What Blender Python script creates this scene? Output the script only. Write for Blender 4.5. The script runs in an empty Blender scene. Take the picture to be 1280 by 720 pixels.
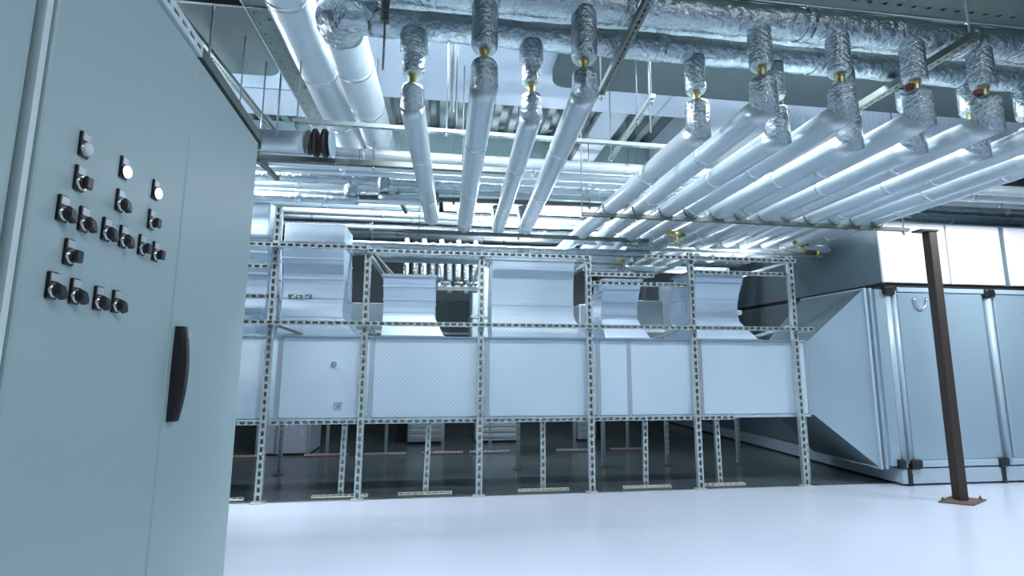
import bpy, math, random
from mathutils import Vector, Matrix, noise
random.seed(7)
PI = math.pi
V = Vector
COL = bpy.context.scene.collection

# ------------------------------------------------------------------ materials
def srgb(r, g, b):
    f = lambda c: c / 12.92 if c <= .04045 else ((c + .055) / 1.055) ** 2.4
    return (f(r / 255), f(g / 255), f(b / 255), 1)

def mat(name, col, metal=0., rough=.5, bump=0., bscale=20., emit=None, estr=0., var=0., vscale=3., stretch=None, kind='noise', spec=.5, detail=3):
    m = bpy.data.materials.new(name); m.use_nodes = True
    nt = m.node_tree; b = nt.nodes['Principled BSDF']
    b.inputs['Base Color'].default_value = col
    b.inputs['Metallic'].default_value = metal
    b.inputs['Roughness'].default_value = rough
    b.inputs['Specular IOR Level'].default_value = spec
    tc = nt.nodes.new('ShaderNodeTexCoord')
    out = tc.outputs['Object']
    if stretch:
        mp = nt.nodes.new('ShaderNodeMapping'); mp.inputs['Scale'].default_value = stretch
        nt.links.new(out, mp.inputs['Vector']); out = mp.outputs['Vector']
    if var:
        n = nt.nodes.new('ShaderNodeTexNoise'); n.inputs['Scale'].default_value = vscale; n.inputs['Detail'].default_value = 4
        nt.links.new(out, n.inputs['Vector'])
        r = nt.nodes.new('ShaderNodeMapRange'); r.inputs['To Min'].default_value = 1 - var; r.inputs['To Max'].default_value = 1 + var
        nt.links.new(n.outputs['Fac'], r.inputs['Value'])
        mx = nt.nodes.new('ShaderNodeVectorMath'); mx.operation = 'SCALE'
        mx.inputs[0].default_value = col[:3]; nt.links.new(r.outputs[0], mx.inputs['Scale'])
        nt.links.new(mx.outputs[0], b.inputs['Base Color'])
    if bump:
        if kind == 'voronoi':
            n = nt.nodes.new('ShaderNodeTexVoronoi'); n.inputs['Scale'].default_value = bscale; h = n.outputs['Distance']
        else:
            n = nt.nodes.new('ShaderNodeTexNoise'); n.inputs['Scale'].default_value = bscale; n.inputs['Detail'].default_value = detail; h = n.outputs['Fac']
        nt.links.new(out, n.inputs['Vector'])
        bp = nt.nodes.new('ShaderNodeBump'); bp.inputs['Strength'].default_value = bump; bp.inputs['Distance'].default_value = .02
        nt.links.new(h, bp.inputs['Height']); nt.links.new(bp.outputs['Normal'], b.inputs['Normal'])
    if emit:
        b.inputs['Emission Color'].default_value = emit; b.inputs['Emission Strength'].default_value = estr
    return m

def diamond(name, col, metal, rough, scale, ax=1):
    """sheet clad with a woven diamond foil: fine crossed lines"""
    m = mat(name, col, metal, rough)
    nt = m.node_tree; b = nt.nodes['Principled BSDF']
    tc = nt.nodes.new('ShaderNodeTexCoord')
    outs = []
    for sg in (1, -1):
        w = nt.nodes.new('ShaderNodeTexWave'); w.wave_type = 'BANDS'; w.bands_direction = 'X'
        w.inputs['Scale'].default_value = scale; w.inputs['Distortion'].default_value = 0
        mp = nt.nodes.new('ShaderNodeMapping'); mp.inputs['Rotation'].default_value = (0, sg * PI / 4, 0) if ax == 1 else (0, 0, sg * PI / 4)
        nt.links.new(tc.outputs['Object'], mp.inputs['Vector']); nt.links.new(mp.outputs[0], w.inputs['Vector'])
        outs.append(w.outputs['Fac'])
    mx = nt.nodes.new('ShaderNodeMath'); mx.operation = 'MAXIMUM'
    nt.links.new(outs[0], mx.inputs[0]); nt.links.new(outs[1], mx.inputs[1])
    rp = nt.nodes.new('ShaderNodeMapRange'); rp.inputs['From Min'].default_value = .8; rp.inputs['From Max'].default_value = 1
    rp.inputs['To Min'].default_value = 1.0; rp.inputs['To Max'].default_value = .86
    nt.links.new(mx.outputs[0], rp.inputs['Value'])
    sc = nt.nodes.new('ShaderNodeVectorMath'); sc.operation = 'SCALE'; sc.inputs[0].default_value = col[:3]
    nt.links.new(rp.outputs[0], sc.inputs['Scale']); nt.links.new(sc.outputs[0], b.inputs['Base Color'])
    return m

M = {}
M['duct'] = mat('duct_sheet', (.58, .73, .84, 1), .25, .38, .03, 3., var=.03, vscale=1.5)
M['duct_foil'] = diamond('duct_diamond_foil', (.59, .74, .85, 1), .25, .36, 9.)
M['ceil_foil'] = diamond('ceiling_diamond_foil', (.60, .70, .82, 1), .15, .5, 7., 2)
M['duct_seam'] = mat('duct_seam', (.45, .53, .60, 1), .5, .35)
M['riser'] = mat('riser_sheet', (.53, .67, .80, 1), .3, .4, .05, 2., var=.03)
M['ceil_duct'] = mat('ceiling_duct_sheet', (.60, .68, .76, 1), .2, .5, .05, 2., var=.04)
M['galv'] = mat('galvanised_steel', (.47, .56, .57, 1), .5, .38, .05, 60, var=.12, vscale=25)
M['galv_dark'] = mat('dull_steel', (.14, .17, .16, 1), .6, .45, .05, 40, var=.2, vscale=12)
M['rod'] = mat('threaded_rod', (.30, .35, .37, 1), .7, .4)
M['tray'] = mat('cable_tray_steel', (.15, .205, .20, 1), .5, .45, .03, 10, var=.1, vscale=4)
M['jacket'] = mat('pipe_jacket', (.53, .62, .66, 1), .45, .28, .14, 16., var=.05, vscale=6)
M['jacket_big'] = mat('large_pipe_jacket', (.58, .67, .71, 1), .45, .34, .25, 9., var=.06, vscale=5)
M['foil'] = mat('crinkled_foil', (.42, .51, .55, 1), .92, .22, 1.0, 26., var=.16, vscale=12, detail=5)
M['foil_soft'] = mat('smoothed_foil', (.44, .53, .57, 1), .92, .2, .8, 48., var=.12, vscale=14, detail=4)
M['band'] = mat('jacket_seam_band', (.66, .73, .78, 1), .7, .25)
M['brass'] = mat('brass', (.50, .45, .20, 1), .8, .35, .1, 30)
M['red'] = mat('red_plastic', (.15, .03, .03, 1), 0, .4)
M['black'] = mat('black_plastic', (.012, .012, .014, 1), 0, .35)
M['black_rubber'] = mat('black_flange_rubber', (.012, .012, .011, 1), 0, .6)
M['cab'] = mat('cabinet_paint', (.37, .51, .53, 1), .0, .42, .04, 260., var=.02, vscale=.8)
M['cab_edge'] = mat('cabinet_edge_paint', (.66, .80, .83, 1), .0, .4)
M['gasket'] = mat('door_gasket', (.12, .17, .18, 1), 0, .7)
M['plate'] = mat('legend_plate', (.55, .60, .66, 1), .3, .35)
M['chrome'] = mat('chrome_bezel', (.75, .78, .80, 1), .9, .2)
M['lens'] = mat('unlit_lens', (.72, .74, .80, 1), 0, .25)
M['lens_on'] = mat('lit_lens', (.8, .8, 1, 1), 0, .3, emit=(.80, .74, 1, 1), estr=3.2)
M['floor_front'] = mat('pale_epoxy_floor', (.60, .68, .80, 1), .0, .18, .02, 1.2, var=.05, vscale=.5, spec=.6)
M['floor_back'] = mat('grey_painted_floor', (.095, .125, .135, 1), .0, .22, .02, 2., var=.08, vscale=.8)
M['wall'] = mat('plaster_wall', (.30, .36, .39, 1), 0, .8, .1, 6., var=.06)
M['deck'] = mat('corrugated_deck_steel', (.26, .33, .35, 1), .35, .5, var=.06)
M['beam'] = mat('painted_beam', (.40, .53, .55, 1), 0, .55, var=.03)
M['duct_shadow_grey'] = mat('grey_rear_duct_and_shadow', (.075, .110, .118, 1), 0, .75, .05, 30, var=.05)  # ceiling shadows painted in dark grey; rear ducts share the tone
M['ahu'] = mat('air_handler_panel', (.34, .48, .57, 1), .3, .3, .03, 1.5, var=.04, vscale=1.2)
M['ahu_shade'] = mat('air_handler_shaded_side', (.17, .235, .265, 1), .3, .4, .03, 2., var=.06)  # darker copy of the panel colour, shade painted in; rear ducts share it
M['glare_white'] = mat('air_handler_glare_white', (.84, .84, .90, 1), 0, .4, var=.02)  # lamp glare painted into the upper panels; valve boxes are plain white
M['alu'] = mat('aluminium_profile', (.42, .55, .63, 1), .15, .4, .05, 5, stretch=(1, 1, .1))
M['brown'] = mat('rust_brown_paint', (.042, .032, .028, 1), .1, .55, .1, 30, var=.25, vscale=5, stretch=(1, 1, .3))
M['plate_brown'] = mat('rust_plate', (.14, .095, .075, 1), .1, .6, .1, 30, var=.25, vscale=14)
M['foot'] = mat('support_foot_steel', (.56, .60, .56, 1), .3, .45, var=.15, vscale=14)
M['foot_red'] = mat('primed_support_foot', (.52, .40, .38, 1), .2, .5, var=.15, vscale=14)
M['white_box'] = mat('white_casing', (.50, .55, .66, 1), 0, .5, var=.03)
M['tube'] = mat('lamp_tube', (1, 1, 1, 1), 0, .4, emit=(.90, .93, 1, 1), estr=14)
M['opal'] = mat('opal_diffuser', (.9, .9, .9, 1), 0, .5, emit=(.93, .92, 1, 1), estr=1.6)
M['lamp_body'] = mat('lamp_housing', (.7, .72, .74, 1), 0, .5)

# ------------------------------------------------------------------ mesh helpers
class MB:
    def __init__(s): s.v = []; s.f = []; s.m = []; s.sm = []
    def quad(s, pts, mi=0, smooth=False):
        n = len(s.v); s.v += [V(p) for p in pts]; s.f.append(tuple(range(n, n + len(pts)))); s.m.append(mi); s.sm.append(smooth)
    def box(s, lo, hi, mi=0, mtx=None, bev=0):
        x0, y0, z0 = lo; x1, y1, z1 = hi
        if bev:
            b = bev; pts = []
            # chamfered box: octagonal profile in xz, ends chamfered too
            for (yy, sh) in ((y0, b), (y0 + b, 0), (y1 - b, 0), (y1, b)):
                a0, a1, c0, c1 = x0 + sh, x1 - sh, z0 + sh, z1 - sh
                pts.append([(a0 + b, yy, c0), (a1 - b, yy, c0), (a1, yy, c0 + b), (a1, yy, c1 - b), (a1 - b, yy, c1), (a0 + b, yy, c1), (a0, yy, c1 - b), (a0, yy, c0 + b)])
            n = len(s.v)
            for r in pts: s.v += [(mtx @ V(p)) if mtx else V(p) for p in r]
            for k in range(3):
                for i in range(8):
                    j = (i + 1) % 8
                    s.f.append((n + k * 8 + i, n + k * 8 + j, n + (k + 1) * 8 + j, n + (k + 1) * 8 + i)); s.m.append(mi); s.sm.append(False)
            s.f.append(tuple(n + i for i in range(8))); s.m.append(mi); s.sm.append(False)
            s.f.append(tuple(n + 24 + i for i in reversed(range(8)))); s.m.append(mi); s.sm.append(False)
            return
        p = [V(q) for q in ((x0, y0, z0), (x1, y0, z0), (x1, y1, z0), (x0, y1, z0), (x0, y0, z1), (x1, y0, z1), (x1, y1, z1), (x0, y1, z1))]
        if mtx: p = [mtx @ q for q in p]
        n = len(s.v); s.v += p
        for f in ((0, 3, 2, 1), (4, 5, 6, 7), (0, 1, 5, 4), (1, 2, 6, 5), (2, 3, 7, 6), (3, 0, 4, 7)):
            s.f.append(tuple(n + i for i in f)); s.m.append(mi); s.sm.append(False)
    def hexa(s, p, mi=0):
        n = len(s.v); s.v += [V(q) for q in p]
        for f in ((0, 3, 2, 1), (4, 5, 6, 7), (0, 1, 5, 4), (1, 2, 6, 5), (2, 3, 7, 6), (3, 0, 4, 7)):
            s.f.append(tuple(n + i for i in f)); s.m.append(mi); s.sm.append(False)
    def rings(s, rings, mi=0, cap=True, smooth=True):
        n = len(s.v); k = len(rings[0])
        for r in rings: s.v += [V(p) for p in r]
        for a in range(len(rings) - 1):
            for i in range(k):
                j = (i + 1) % k
                s.f.append((n + a * k + i, n + a * k + j, n + (a + 1) * k + j, n + (a + 1) * k + i)); s.m.append(mi); s.sm.append(smooth)
        if cap:
            s.f.append(tuple(n + i for i in reversed(range(k)))); s.m.append(mi); s.sm.append(False)
            e = n + (len(rings) - 1) * k
            s.f.append(tuple(e + i for i in range(k))); s.m.append(mi); s.sm.append(False)
    def tube(s, path, rad, seg=20, mi=0, lump=0., lscale=8., seed=0.):
        """swept round tube; rad a number or a list; mitred at corners"""
        path = [V(p) for p in path]
        if not isinstance(rad, (list, tuple)): rad = [rad] * len(path)
        dirs = []
        for i in range(len(path)):
            a = path[min(i + 1, len(path) - 1)] - path[i] if i < len(path) - 1 else path[i] - path[i - 1]
            b = path[i] - path[i - 1] if i > 0 else a
            dirs.append((a.normalized() + b.normalized()).normalized())
        t0 = dirs[0]; up = V((0, 0, 1)) if abs(t0.z) < .9 else V((1, 0, 0))
        u = t0.cross(up).normalized()
        rs = []
        for i, p in enumerate(path):
            t = dirs[i]; u = (u - t * u.dot(t)).normalized(); w = t.cross(u)
            r = rad[i]; ring = []
            for k in range(seg):
                a = 2 * PI * k / seg; d = u * math.cos(a) + w * math.sin(a)
                q = p + d * r
                if lump: q = q + d * (lump * r * noise.noise((q + V((seed, 0, 0))) * lscale))
                ring.append(q)
            rs.append(ring)
        s.rings(rs, mi)
    def build(s, name, mats, parent=None):
        me = bpy.data.meshes.new(name); me.from_pydata([tuple(v) for v in s.v], [], s.f)
        if not isinstance(mats, (list, tuple)): mats = [mats]
        for m in mats: me.materials.append(m)
        me.polygons.foreach_set('material_index', s.m); me.polygons.foreach_set('use_smooth', s.sm); me.update()
        o = bpy.data.objects.new(name, me); COL.objects.link(o)
        if parent: attach(o, parent)
        return o

def attach(o, parent):
    o.parent = parent
    root = parent
    off = V((0, 0, 0))
    while root: off += root.location; root = root.parent
    o.data.transform(Matrix.Translation(-off))

def thing(name, label, cat, loc=(0, 0, 0), group=None):
    o = bpy.data.objects.new(name, None); COL.objects.link(o); o.location = loc; o.empty_display_size = .1
    o['label'] = label; o['category'] = cat
    if group: o['group'] = group
    return o
def tag(o, label, cat, group=None):
    o['label'] = label; o['category'] = cat
    if group: o['group'] = group
    return o
def struct(o): o['kind'] = 'structure'; return o

def path_steps(pts, step):
    out = []
    for a, b in zip(pts[:-1], pts[1:]):
        a, b = V(a), V(b); n = max(1, int((b - a).length / step))
        out += [a.lerp(b, i / n) for i in range(n)]
    return out + [V(pts[-1])]

def bend(a, corner, b, r, n=6):
    """round off a corner: points of a quadratic arc"""
    a, c, b = V(a), V(corner), V(b)
    p = c + (a - c).normalized() * r; q = c + (b - c).normalized() * r
    return [p.lerp(c, t).lerp(c.lerp(q, t), t) for t in [i / n for i in range(n + 1)]]

def perf(mb, p0, p1, n, w, d, pitch=.05, sl=.03, sw=.014, mi=0, mi_in=None, back=True):
    """slotted steel section from p0 to p1: perforated web facing n, side flanges, closed back"""
    p0, p1, n = V(p0), V(p1), V(n).normalized()
    L = (p1 - p0).length; t = (p1 - p0) / L; n = (n - t * n.dot(t)).normalized(); s = t.cross(n)
    c = max(1, int(L / pitch)); pt = L / c
    sl = min(sl, pt * .8); th = .004
    def P(x, y, z): return p0 + t * x + s * y + n * z
    mi_in = mi if mi_in is None else mi_in
    for i in range(c):
        a, b = i * pt, (i + 1) * pt; m = (a + b) / 2; h0, h1 = m - sl / 2, m + sl / 2; y0, y1 = -sw / 2, sw / 2; W = w / 2
        mb.quad([P(a, -W, 0), P(b, -W, 0), P(b, y0, 0), P(a, y0, 0)], mi)
        mb.quad([P(a, y1, 0), P(b, y1, 0), P(b, W, 0), P(a, W, 0)], mi)
        mb.quad([P(a, y0, 0), P(h0, y0, 0), P(h0, y1, 0), P(a, y1, 0)], mi)
        mb.quad([P(h1, y0, 0), P(b, y0, 0), P(b, y1, 0), P(h1, y1, 0)], mi)
        for q, r in (((h0, y0), (h1, y0)), ((h1, y0), (h1, y1)), ((h1, y1), (h0, y1)), ((h0, y1), (h0, y0))):
            mb.quad([P(q[0], q[1], 0), P(q[0], q[1], -th), P(r[0], r[1], -th), P(r[0], r[1], 0)], mi)
    W = w / 2
    mb.quad([P(0, -W, 0), P(0, -W, -d), P(L, -W, -d), P(L, -W, 0)], mi)
    mb.quad([P(0, W, 0), P(L, W, 0), P(L, W, -d), P(0, W, -d)], mi)
    if back: mb.quad([P(0, -W, -d), P(0, W, -d), P(L, W, -d), P(L, -W, -d)], mi_in)
    mb.quad([P(0, -W, 0), P(0, W, 0), P(0, W, -d), P(0, -W, -d)], mi)
    mb.quad([P(L, -W, 0), P(L, -W, -d), P(L, W, -d), P(L, W, 0)], mi)

FR = ('first', 'second', 'third', 'fourth', 'fifth', 'sixth', 'seventh', 'eighth', 'ninth', 'tenth', 'eleventh', 'twelfth', 'thirteenth')

# ------------------------------------------------------------------ camera
cd = bpy.data.cameras.new('camera'); cam = bpy.data.objects.new('camera', cd); COL.objects.link(cam)
yaw, pit, rol = map(math.radians, (7.65, 8.25, .23))
F = V((math.sin(yaw) * math.cos(pit), math.cos(yaw) * math.cos(pit), math.sin(pit)))
R0 = V((math.cos(yaw), -math.sin(yaw), 0)); U0 = R0.cross(F)
Rr = R0 * math.cos(rol) + U0 * math.sin(rol); Ur = U0 * math.cos(rol) - R0 * math.sin(rol)
cam.matrix_world = Matrix(((Rr.x, Ur.x, -F.x, 0), (Rr.y, Ur.y, -F.y, 0), (Rr.z, Ur.z, -F.z, 1.35), (0, 0, 0, 1)))
cd.sensor_width = 36; cd.lens = 630 / 1280 * 36; cd.clip_start = .02; cd.clip_end = 60
bpy.context.scene.camera = cam

# ------------------------------------------------------------------ the room
XL, XR, YB, YF, ZC = -6.0, 9.6, 12.5, -3.0, 4.75
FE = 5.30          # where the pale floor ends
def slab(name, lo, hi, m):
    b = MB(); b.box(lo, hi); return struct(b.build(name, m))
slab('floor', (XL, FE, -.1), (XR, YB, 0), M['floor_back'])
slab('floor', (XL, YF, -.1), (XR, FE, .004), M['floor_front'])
slab('wall_back', (XL, YB, 0), (XR, YB + .15, ZC), M['wall'])
slab('wall_left', (XL - .15, YF, 0), (XL, YB, ZC), M['wall'])
slab('wall_right', (XR, YF, 0), (XR + .15, YB, ZC), M['wall'])
slab('wall_front', (XL, YF - .15, 0), (XR, YF, ZC), M['wall'])
slab('trim_1', (XL, FE - .008, 0), (XR, FE + .008, .007), M['galv'])
# corrugated deck ceiling, ribs running in depth
b = MB(); x = XL; p = .24
prof = []
while x < XR:
    prof += [(x, ZC), (x + .09, ZC), (x + .12, ZC - .11), (x + .21, ZC - .11)]; x += p
prof.append((XR, ZC))
for (xa, za), (xb, zb) in zip(prof[:-1], prof[1:]):
    b.quad([(xa, YF, za), (xb, YF, zb), (xb, YB, zb), (xa, YB, za)])
    
b.quad([(XL, YF, ZC + .1), (XR, YF, ZC + .1), (XR, YB, ZC + .1), (XL, YB, ZC + .1)])
struct(b.build('ceiling', M['deck']))
slab('trim_2', (XL, 7.0, 4.0), (XR, 7.25, ZC - .10), M['beam'])

# ------------------------------------------------------------------ main duct
DZ0, DZ1, DY0, DY1 = .77, 1.585, 5.38, 6.15
duct = thing('supply_duct', 'long pale sheet metal duct running level behind the slotted steel posts', 'duct', (1.1, 5.7, DZ0))
cuts = [-3.2, -1.62, -.72, .47, 1.68, 2.03, 2.86, 4.17]
for i, (a, c) in enumerate(zip(cuts[:-1], cuts[1:])):
    b = MB(); b.box((a + .006, DY0, DZ0), (c - .006, DY1, DZ1), bev=.012)
    o = b.build('duct_section', M['duct_foil'] if i == 2 else M['duct'], duct)
    if i == 2: o['label'] = 'duct section with diamond patterned foil'
for c in cuts[1:-1]:
    b = MB(); b.box((c - .030, DY0 - .012, DZ0 - .012), (c + .012, DY1 + .012, DZ1 + .012)); b.build('joint_flange', M['duct_seam'], duct)
b = MB(); b.box((4.14, DY0 - .010, DZ0 - .010), (4.19, DY1 + .01, DZ1 + .01)); b.build('joint_flange', M['duct_seam'], duct)
b = MB(); b.box((-3.2, DY0 - .02, DZ0 - .03), (4.15, DY0 + .02, DZ0 - .002)); b.build('bottom_edge_strip', M['alu'], duct)
b = MB(); b.box((-3.2, DY0 - .006, DZ1 + .002), (4.15, DY0 + .03, DZ1 + .018)); b.build('top_edge_strip', M['alu'], duct)
b = MB(); b.tube([(-1.10, DY0, 1.31), (-1.10, DY0 - .018, 1.31)], .028, 16); b.tube([(-1.10, DY0 - .018, 1.31), (-1.10, DY0 - .03, 1.31)], .012, 10, 1); b.build('test_port', [M['chrome'], M['duct_seam']], duct)
b = MB()
for s in ((-1.075, .86, -1.005, .868), (-1.075, .922, -1.005, .93), (-1.075, .86, -1.067, .93), (-1.013, .86, -1.005, .93)):
    b.box((s[0], DY0 - .008, s[1]), (s[2], DY0, s[3]))
b.box((-1.05, DY0 - .012, .88), (-1.025, DY0, .905), 1); b.build('inspection_port', [M['duct_seam'], M['chrome']], duct)

# ------------------------------------------------------------------ risers (branch ducts)
def riser(label, x0, x1, ztop, flare=.12, dy=0., amp=.12, dep=.5, top=None, m='riser', foil=False, z0=1.60):
    t = thing('branch_duct', label, 'duct', ((x0 + x1) / 2, 5.7 + dy, z0), 'curved branch ducts rising from the long duct')
    n = 14; fr = []; bk = []
    for i in range(n + 1):
        k = i / n; z = z0 + (ztop - z0) * k
        y = 5.46 + dy + amp * math.sin(PI * min(1, k * 1.05)) ** 1.2
        fr.append((y, z)); bk.append((y + dep, z))
    b = MB()
    for i in range(n):
        (ya, za), (yb, zb) = fr[i], fr[i + 1]; (yc, _), (yd, _) = bk[i], bk[i + 1]
        fa = flare * max(0, 1 - (za - z0) / .22); fb = flare * max(0, 1 - (zb - z0) / .22)
        b.quad([(x0, ya, za), (x1 + fa, ya, za), (x1 + fb, yb, zb), (x0, yb, zb)])
        b.quad([(x1 + fa, ya, za), (x1 + fa, yc, za), (x1 + fb, yd, zb), (x1 + fb, yb, zb)])
        b.quad([(x1 + fa, yc, za), (x0, yc, za), (x0, yd, zb), (x1 + fb, yd, zb)])
        b.quad([(x0, yc, za), (x0, ya, za), (x0, yb, zb), (x0, yd, zb)])
    b.quad([(x0, fr[0][0], z0), (x0, bk[0][0], z0), (x1 + flare, bk[0][0], z0), (x1 + flare, fr[0][0], z0)])
    b.quad([(x0, fr[-1][0], ztop), (x1, fr[-1][0], ztop), (x1, bk[-1][0], ztop), (x0, bk[-1][0], ztop)])
    b.build('shaft', M['duct_foil'] if foil else M[m], t)
    # raised seams between the gores
    for k in ((3, 6, 9, 12) if not foil else (6,)):
        y, z = fr[k]; fl = flare * max(0, 1 - (z - z0) / .22)
        b = MB(); b.box((x0 - .006, y - .008, z - .010), (x1 + fl + .006, y + dep + .008, z + .004)); b.build('seam', M[m], t)
    y, z = fr[-1]
    b = MB(); b.box((x0 - .02, y - .02, ztop), (x1 + .02, y + dep + .02, ztop + .03)); b.build('top_flange', M['duct_seam'], t)
    b = MB(); b.box((x0 - .01, 5.44 + dy, z0 - .014), (x1 + flare + .01, 5.46 + dy + dep + .02, z0 + .015)); b.build('base_collar', M['alu'], t)
    if top:
        b = MB(); b.box((x0, y + .02, ztop + .03), (x1, y + dep - .02, top), bev=.01); b.build('upper_shaft', M['duct'], t)
    return t
riser('wide pale branch duct at the far left beside the control cabinet', -2.75, -1.86, 2.62, 0, amp=.10, top=3.02)
riser('pale banded branch duct with tape patches, second from the left', -1.70, -1.08, 2.56, .17, amp=.10, top=2.80)
riser('plain pale branch duct with a flared foot beneath a pipe cluster', -.655, -.105, 2.24, .11, amp=.10)
riser('widest branch duct with diamond patterned foil in the middle', .515, 1.44, 2.46, .15, amp=.06, foil=True)
riser('narrowest branch duct, right of the diamond patterned one', 1.79, 2.22, 2.25, .10, amp=.14, dep=.42)
riser('ribbed branch duct nearest the big air handler', 2.86, 3.49, 2.38, .15, amp=.16, dep=.5)
# tape patches on the second riser are stuck-on foil pieces
b = MB()
for (xa, za) in ((-1.64, 1.995), (-1.56, 1.99), (-1.47, 2.0)): b.box((xa, 5.548, za), (xa + .07, 5.556, za + .045))
tag(b.build('foil_tape', M['foil']), 'crumpled foil tape stuck across the banded branch duct', 'tape')

# ------------------------------------------------------------------ slotted steel frame around the duct
frame = thing('steel_frame', 'tall slotted steel frame with six posts carrying the long duct', 'frame', (1.1, 5.3, 0))
postX = [(-1.715, 2.92), (-.80, 2.53), (.385, 2.50), (1.56, 2.50), (2.755, 2.58), (3.985, 2.58)]
FY = 5.325
for i, (x, h) in enumerate(postX):
    b = MB(); perf(b, (x, FY - .035, .015), (x, FY - .035, h), (0, -1, 0), .064, .045, .074, .046, .028)
    b.build('post', M['galv'], frame)
    b = MB(); b.box((x - .06, FY - .07, .004), (x + .06, FY + .03, .014)); b.build('base_plate', M['foot'], frame)
def rail(x0, x1, z, y=FY - .055, m='galv', w=.045):
    b = MB(); perf(b, (x0, y, z), (x1, y, z), (0, -1, 0), w, .045, .072, .046, .026); return b.build('rail', M[m], frame)
rail(-2.9, 4.18, 1.722, y=FY - .085)
rail(-2.9, -.80, 2.505, y=FY - .085); rail(-.80, 1.56, 2.475, y=FY - .085); rail(1.56, 2.3, 2.30); rail(2.2, 4.02, 2.51, y=FY - .085)
rail(2.79, 4.0, 2.37, y=FY + .03); rail(-2.9, -1.72, 2.30, y=FY + .03); rail(-2.9, -1.66, 1.99, y=FY + .03)
rail(1.56, 2.8, 2.21, y=FY + .01)
rail(-2.9, 3.2, .745, y=FY + .005)
# back rails and diagonals of the frame
def bar(name, p0, p1, w, m, parent, n=(0, 0, -1), perfd=True, pitch=.055):
    b = MB()
    if perfd: perf(b, p0, p1, n, w, w * .7, pitch, .03, .012)
    else:
        p0, p1 = V(p0), V(p1); b.tube([p0, p1], w / 2, 4)
    return b.build(name, M[m], parent)
for (x, h) in postX[1:]:
    bar('depth_rail', (x, FY, h - .09), (x, 7.3, h - .09), .045, 'galv', frame)
for x0 in (-.80, 2.755, 3.985):
    bar('brace', (x0 - .02, FY, 1.745), (x0 - .02, 6.5, 1.60), .045, 'galv', frame)
bar('brace', (-.76, FY + .03, 2.46), (-.25, 6.2, 1.95), .035, 'galv_dark', frame)
bar('brace', (-1.66, FY + .03, 1.68), (-1.45, 5.45, 1.60), .035, 'galv_dark', frame)

# ------------------------------------------------------------------ floor stands under the duct
def stand(label, x, y, z1, foot=.30, mfoot='foot', lean=0., w=.055, group='slotted stands under the duct', fx=0.):
    t = thing('duct_stand', label, 'stand', (x, y, 0), group)
    b = MB(); perf(b, (x, y, .012), (x + lean, y, z1), (0, -1, 0), w, .040, .070, .042, .024); b.build('post', M['galv'], t)
    if foot:
        b = MB(); perf(b, (x - foot + fx, y - .03, .026), (x + foot + fx, y - .03, .026), (0, -.5, 1), .045, .020, .06, .036, .016); b.build('foot', M[mfoot], t)
    else:
        b = MB(); b.box((x - .05, y - .04, .0), (x + .05, y + .05, .012)); b.build('foot', M['galv_dark'], t)
    return t
nm = ['leftmost front stand, just left of the second tall post', 'second front stand, midway before the third tall post', 'middle front stand, right of the third tall post',
      'slightly leaning front stand between the fourth and fifth tall posts', 'front stand just right of the fifth tall post']
for l, (x, ln) in zip(nm, ((-.985, .01), (-.15, .02), (1.07, 0), (2.20, .015), (3.06, -.01))):
    stand('slotted stand on long foot, ' + l, x, 5.44, .745, .27, 'foot', ln)
stand('slotted stand on long foot, partly hidden by the control cabinet', -2.15, 5.44, .745, .27)
for x, l in ((-1.91, 'at left in front of the white casing'), (.97, 'left of the fourth tall post, on a bare base'), (2.09, 'just right of the fourth tall post'), (2.96, 'half hidden beside the fifth tall post'), (3.97, 'standing alone at the dark right end')):
    stand('thin second row stand, ' + l, x, 6.55, .76, 0, w=.045, group='second row stands')
stand('slotted stand paired close behind the last tall post', 4.11, 5.42, .76, 0, w=.05, group='second row stands')
for x, l, mf in ((-1.62, 'before the white casing edge', 'foot_red'), (-.80, 'behind the second tall post', 'foot'), (.02, 'left of the third tall post, pinkish foot', 'foot_red'), (.72, 'right of the third tall post', 'foot'), (2.02, 'behind the fourth tall post', 'foot'), (2.86, 'left of the fifth tall post, pinkish foot', 'foot_red')):
    stand('distant slotted stand on a flat foot, ' + l, x, 7.75, .78, .30, mf, w=.04, group='distant stands in the dark')
b = MB(); perf(b, (-3.0, 7.72, .026), (-2.45, 7.72, .026), (0, -.5, 1), .045, .02, .06, .036, .016); tag(b.build('loose_rail', M['foot_red']), 'short pinkish rail lying on the dark floor at left', 'rail')

# ------------------------------------------------------------------ things standing in the dark behind the duct
t = thing('casing', 'tall white equipment casing behind the left end of the duct', 'cabinet', (-2.2, 8.1, 0))
b = MB(); b.box((-2.62, 7.85, .02), (-1.88, 8.5, 1.9), bev=.01); b.build('body', M['white_box'], t)
for x in (-2.62, -2.36, -1.92): 
    b = MB(); b.box((x, 7.835, .02), (x + .03, 7.85, 1.88)); b.build('corner_strip', M['duct_seam'], t)
def low_unit(label, x0, x1, y, h=.62):
    t = thing('louvred_unit', label, 'unit', ((x0 + x1) / 2, y + .2, 0), 'louvred units in the dark')
    b = MB(); b.box((x0, y, .04), (x1, y + .4, h), bev=.01); b.build('body', M['duct_seam'], t)
    b = MB()
    for k in range(6): b.box((x0 + .03, y - .02, .10 + k * .09), (x1 - .03, y, .145 + k * .09))
    b.build('louvre', M['galv'], t)
low_unit('grey louvred unit seen under the second duct bay', -.55, .0, 8.6)
low_unit('grey louvred unit seen just right of the third tall post', .55, 1.25, 8.6)
low_unit('grey louvred unit seen behind the fourth tall post', 2.30, 2.62, 8.6)
for x, l in ((-.68, 'left of the first louvred unit'), (2.72, 'beside the last louvred unit')):
    b = MB(); b.box((x - .07, 8.9, 0), (x + .07, 9.04, 3.6), bev=.01); tag(b.build('column', M['black_rubber']), 'black steel column in the dark, ' + l, 'column')
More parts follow.
